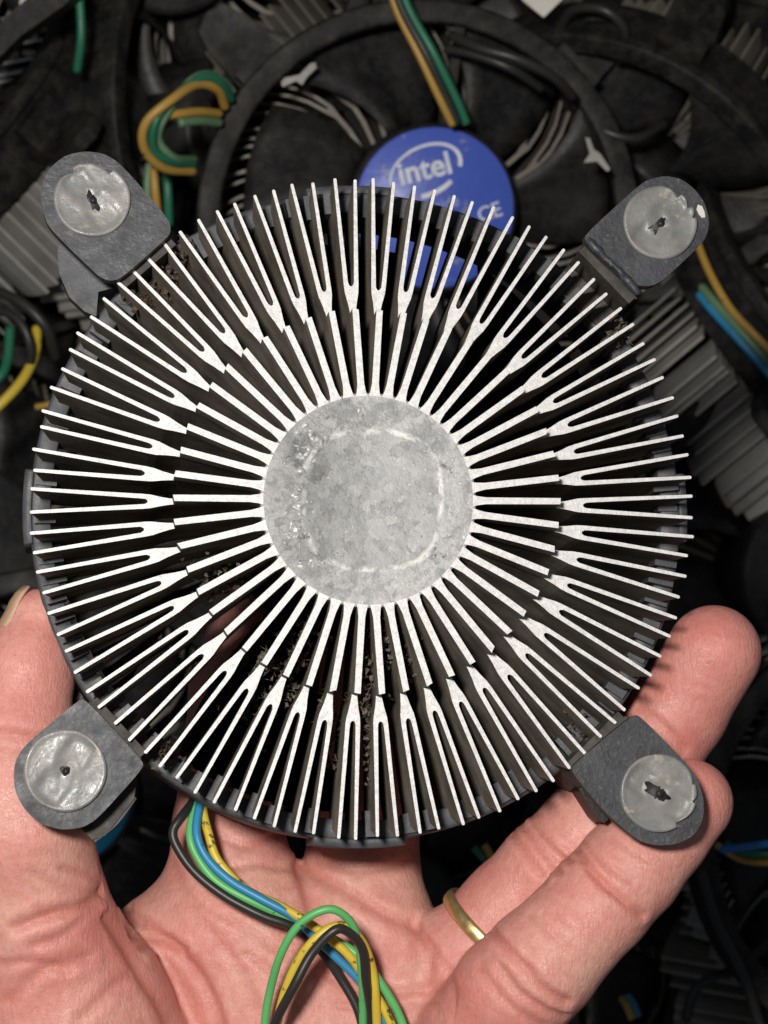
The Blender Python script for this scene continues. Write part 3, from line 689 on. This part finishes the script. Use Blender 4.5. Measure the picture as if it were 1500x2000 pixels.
def place(px, py, z, d, spin, label, pale=False):
    if not used[0]: r = proto; used[0] = True
    else: r = copy_tree(proto)
    q = Vector((0, 0, 1)).rotation_difference(Vector(d).normalized()).to_matrix().to_4x4()
    r.matrix_world = Matrix.Translation(W(px, py, z)*S) @ q @ Matrix.Rotation(math.radians(spin), 4, 'Z')
    tag(r, label, 'cpu cooler', GRP)
    if pale:
        for c in r.children:
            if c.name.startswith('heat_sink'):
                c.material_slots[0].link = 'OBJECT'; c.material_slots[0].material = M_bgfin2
    return r
A = place(822, 440, -186, (.12, -.10, 1), 0, 'black fan with a blue round sticker, behind the top of the held cooler')
place(330, -130, -212, (.1, -.25, 1), 33, 'black fan at the top edge, left of the green and amber wire loop')
def place_band(px, py, zr, d, spin, label, pale=False):     # a cooler lying on its side: where its near row of fins is
    d = Vector(d).normalized(); u = (Vector((0, 0, 1))-d*d.z).normalized()
    o = W(px, py, zr)+d*26-u*44; k = (D-o.z)/F
    place(750+o.x/k, 1000-o.y/k, o.z, d, spin, label, pale)
place_band(45, 250, -208, (.85, .06, .45), 10, 'dirty cooler on its side at the left edge above the grey foot', True)
place_band(70, 480, -203, (-.62, .62, .5), 24, 'dirty cooler on its side at the left edge beside the grey foot', True)
place(-130, 720, -245, (.4, .2, .9), 60, 'black fan low at the left edge behind the yellow wire')
place_band(1430, 40, -203, (-.40, -.62, .6), 20, 'dirty beige finned cooler in the top right corner')
place_band(1350, 175, -214, (.22, .8, .5), 5, 'cooler with brown finned edge below the top right corner')
place_band(1470, 300, -222, (.62, .62, .45), 33, 'cooler with pale slanting fins just above the crossing wires', True)
place(1240, 190, -222, (-.2, .15, 1), 50, 'black fan with bare hub between blue sticker and top right corner')
place_band(1410, 840, -204, (.70, .60, .42), 0, 'cooler on its side with grey serrated fins, right of the held cooler', True)
place_band(1490, 560, -222, (.9, .15, .4), 25, 'cooler at the right edge beside the blue, green and yellow wires')
place_band(1475, 1430, -206, (.85, .35, .4), 0, 'pale finned cooler at the right edge beside the fingertip', True)
place_band(1400, 1860, -226, (.92, -.1, .38), 40, 'dark cooler with jagged fins near the bottom right corner')
place(1790, 1640, -180, (.1, .1, 1), 12, 'black ringed fan with silver fins in the bottom right corner', True)
place(1150, 2160, -232, (.1, .3, 1), 15, 'black fan under the little finger at the bottom edge')
J = place(105, 1540, -190, (.15, .1, 1), 0, 'black fan with a teal sticker, seen between thumb and index finger')
place(-60, 1060, -225, (.3, .1, .9), 0, 'black fan at the left edge above the thumb')
place(430, 1080, -240, (0, .1, 1), 22, 'black fan straight behind the held cooler, left part')
place(1130, 1130, -238, (-.1, .2, 1), 70, 'black fan straight behind the held cooler, right part')
place(760, 1800, -240, (.1, -.1, 1), 44, 'black fan seen in the gap beside the ring finger')
place(950, -290, -235, (0, -.2, 1), 14, 'black fan cut off by the top edge near the white tag')
place(1590, 1130, -212, (.35, .1, .9), 30, 'black fan at the right edge between the serrated fins and the fingertip')
place(1180, -40, -216, (.3, -.5, .8), 10, 'black fan tilted at the top edge right of the white tag')
place_band(560, 60, -222, (.5, -.7, .5), 10, 'dirty finned cooler wedged above the big black fan ring')
for c in A.children:
    if c.name.split('.')[0] in ('fan_hub', 'fan_blade', 'strut'): c.location = (2.8*S, 3.6*S, 0)
sticker(A, M_blue, True, math.radians(14)); sticker(J, M_teal, False)

def cable(label, wires, cat='cable'):
    o3 = W(*wires[0][1][0]); r = empty('cable', o3)
    for col, pts, rad in wires:
        P_ = [q-o3 for q in smooth_path([W(*q) for q in pts], 8)]
        mb = MB(); mb.tube(P_, rad*.72, 10); mb.build('wire', MW[col], r)
    tag(r, label, cat, 'fan cables in the pile'); return r
cable('amber and green cable running up over the fan from the blue sticker', [
 ('amber', [(885, 245, -176), (860, 195, -174), (820, 110, -172), (775, 20, -172), (755, -50, -172)], 1.15),
 ('teal', [(912, 242, -176), (890, 190, -174), (845, 100, -171), (800, 20, -171), (775, -50, -171)], 1.25),
 ('black', [(895, 243, -176), (872, 190, -174), (832, 105, -171), (786, 20, -171), (764, -50, -171)], 1.1)])
cable('curled loop of amber, green and teal wires left of the big black fan', [
 ('amber', [(440, 210, -176), (425, 175, -170), (385, 165, -165), (335, 195, -160), (285, 240, -160), (282, 290, -163), (320, 328, -168), (380, 335, -176)], 1.35),
 ('teal', [(452, 195, -176), (435, 165, -170), (400, 150, -166), (350, 180, -163), (305, 235, -161), (300, 290, -164), (335, 315, -168), (380, 322, -176)], 1.3),
 ('sage', [(455, 180, -176), (430, 155, -172), (400, 145, -168), (365, 165, -164), (318, 235, -163), (310, 275, -165), (340, 308, -168), (382, 312, -177)], 1.2),
 ('amber', [(430, 222, -176), (390, 218, -170), (350, 222, -166), (305, 228, -164)], 1.3),
 ('sage', [(430, 240, -176), (390, 236, -170), (350, 240, -166)], 1.3)])
cable('three straight wires dropping behind the top left foot', [
 ('sage', [(292, 320, -190), (288, 360, -190), (290, 420, -191)], 1.3), ('amber', [(300, 330, -188), (303, 370, -188), (308, 420, -190)], 1.3),
 ('teal', [(325, 330, -188), (328, 380, -188), (330, 440, -190)], 1.4)])
cable('single green wire hanging down in the top left corner', [('teal', [(150, -40, -180), (157, 20, -180), (158, 80, -181), (150, 140, -184)], 1.3)])
cable('bright yellow and teal wires curving at the left edge', [
 ('yellow', [(72, 640, -185), (68, 690, -182), (45, 740, -178), (0, 790, -176), (-60, 840, -176)], 1.5), ('teal', [(20, 640, -190), (15, 700, -188), (0, 735, -186), (-40, 760, -186)], 1.5)])
cable('amber, green and blue wires crossing the right edge below the top right foot', [
 ('amber', [(1355, 455, -196), (1385, 530, -190), (1425, 600, -184), (1470, 650, -180), (1530, 710, -180)], 1.2),
 ('sage', [(1370, 560, -192), (1400, 595, -187), (1450, 650, -183), (1530, 740, -182)], 1.4),
 ('blue', [(1365, 575, -192), (1395, 610, -187), (1445, 665, -183), (1530, 760, -182)], 1.3)])
cable('blue, green and tan wires at the right edge beside the little fingertip', [
 ('sky', [(1410, 1660, -150), (1450, 1655, -146), (1500, 1648, -142), (1560, 1640, -140)], 1.1), ('teal', [(1420, 1648, -155), (1455, 1665, -150), (1530, 1670, -148)], 1.0),
 ('amber', [(1400, 1650, -156), (1440, 1675, -152), (1480, 1684, -150), (1540, 1684, -150)], 1.0)])
cable('short amber and blue wire ends beside the little finger near the bottom edge', [
 ('amber', [(1215, 1950, -190), (1225, 1965, -188), (1235, 1990, -188)], 1.2), ('blue', [(1225, 1945, -190), (1237, 1962, -189), (1246, 1985, -189)], 1.2)])
cable('short green and tan wire ends between ring finger and held cooler', [
 ('teal', [(925, 1655, -170), (940, 1672, -170), (955, 1690, -172)], 1.1), ('amber', [(945, 1650, -170), (955, 1665, -170), (965, 1690, -172)], 1.1)])

cable('black wires snaking between the big fan ring and the top edge', [
 ('black', [(880, 70, -176), (940, 95, -172), (1010, 115, -171), (1080, 150, -174), (1120, 190, -180)], 1.5), ('black', [(870, 95, -178), (930, 108, -175), (1000, 135, -174), (1060, 175, -180)], 1.3)])
cable('black wires looping right of the blue sticker fan near the top edge', [
 ('black', [(1090, 60, -196), (1120, 20, -190), (1180, 20, -186), (1220, 60, -188), (1210, 120, -194)], 1.5), ('black', [(1120, 200, -196), (1170, 250, -190), (1240, 270, -190), (1300, 240, -196)], 1.4)])
cable('dusty black wires lying across the left edge above the yellow wire', [
 ('black', [(-30, 560, -180), (40, 590, -176), (90, 640, -176), (110, 700, -182)], 1.6), ('black', [(-30, 600, -182), (30, 620, -178), (60, 680, -178), (50, 760, -184)], 1.4), ('amber', [(70, 795, -190), (110, 790, -189), (150, 800, -192)], 1.0)])
cable('black wires hanging at the right edge under the little fingertip', [
 ('black', [(1370, 1700, -176), (1400, 1800, -172), (1450, 1900, -170), (1490, 2020, -170)], 1.6), ('black', [(1340, 1990, -190), (1360, 1930, -186), (1420, 1900, -186), (1500, 1910, -190)], 1.5)])

def plate(name, pts, z, th, mat, label, cat):
    P_ = [W(x, y, z) for x, y in pts]
    if sum(P_[j].x*P_[(j+1) % len(P_)].y-P_[(j+1) % len(P_)].x*P_[j].y for j in range(len(P_))) < 0: P_ = P_[::-1]
    mb = MB(); mb.prism([(q.x, q.y) for q in P_], z-th, z)
    c = sum(P_, Vector())/len(P_)
    return tag(mb.build(name, mat, origin=c, bevel=.4), label, cat)
plate('white_tag', [(1015, -20), (1020, 0), (1062, 34), (1102, -5), (1108, -30)], -185, 1.5, M_white, 'small white tag poking in at the top edge', 'tag')
plate('plug', [(40, -10), (36, 25), (48, 50), (78, 35), (98, 0), (98, -20)], -190, 6, M_white, 'cream plastic plug in the top left corner', 'plug')
plate('metal_clip', [(549, 160), (556, 152), (585, 146), (606, 124), (616, 122), (619, 132), (600, 150), (590, 166), (578, 158), (552, 170)], -176, 1.2, M_clip, 'silver clip on the fan rim above the held cooler, left one', 'clip')
plate('metal_clip', [(1143, 268), (1152, 270), (1160, 292), (1172, 300), (1192, 330), (1186, 335), (1166, 315), (1140, 318), (1152, 300)], -176, 1.2, M_clip, 'silver clip right of the blue sticker', 'clip')
plate('plastic_bar', [(-40, 150), (40, 70), (125, 10), (160, -20), (120, -40), (60, -10), (-40, 80)], -172, 7, M_bgframe, 'dusty dark grey bar crossing the top left corner', 'bar')
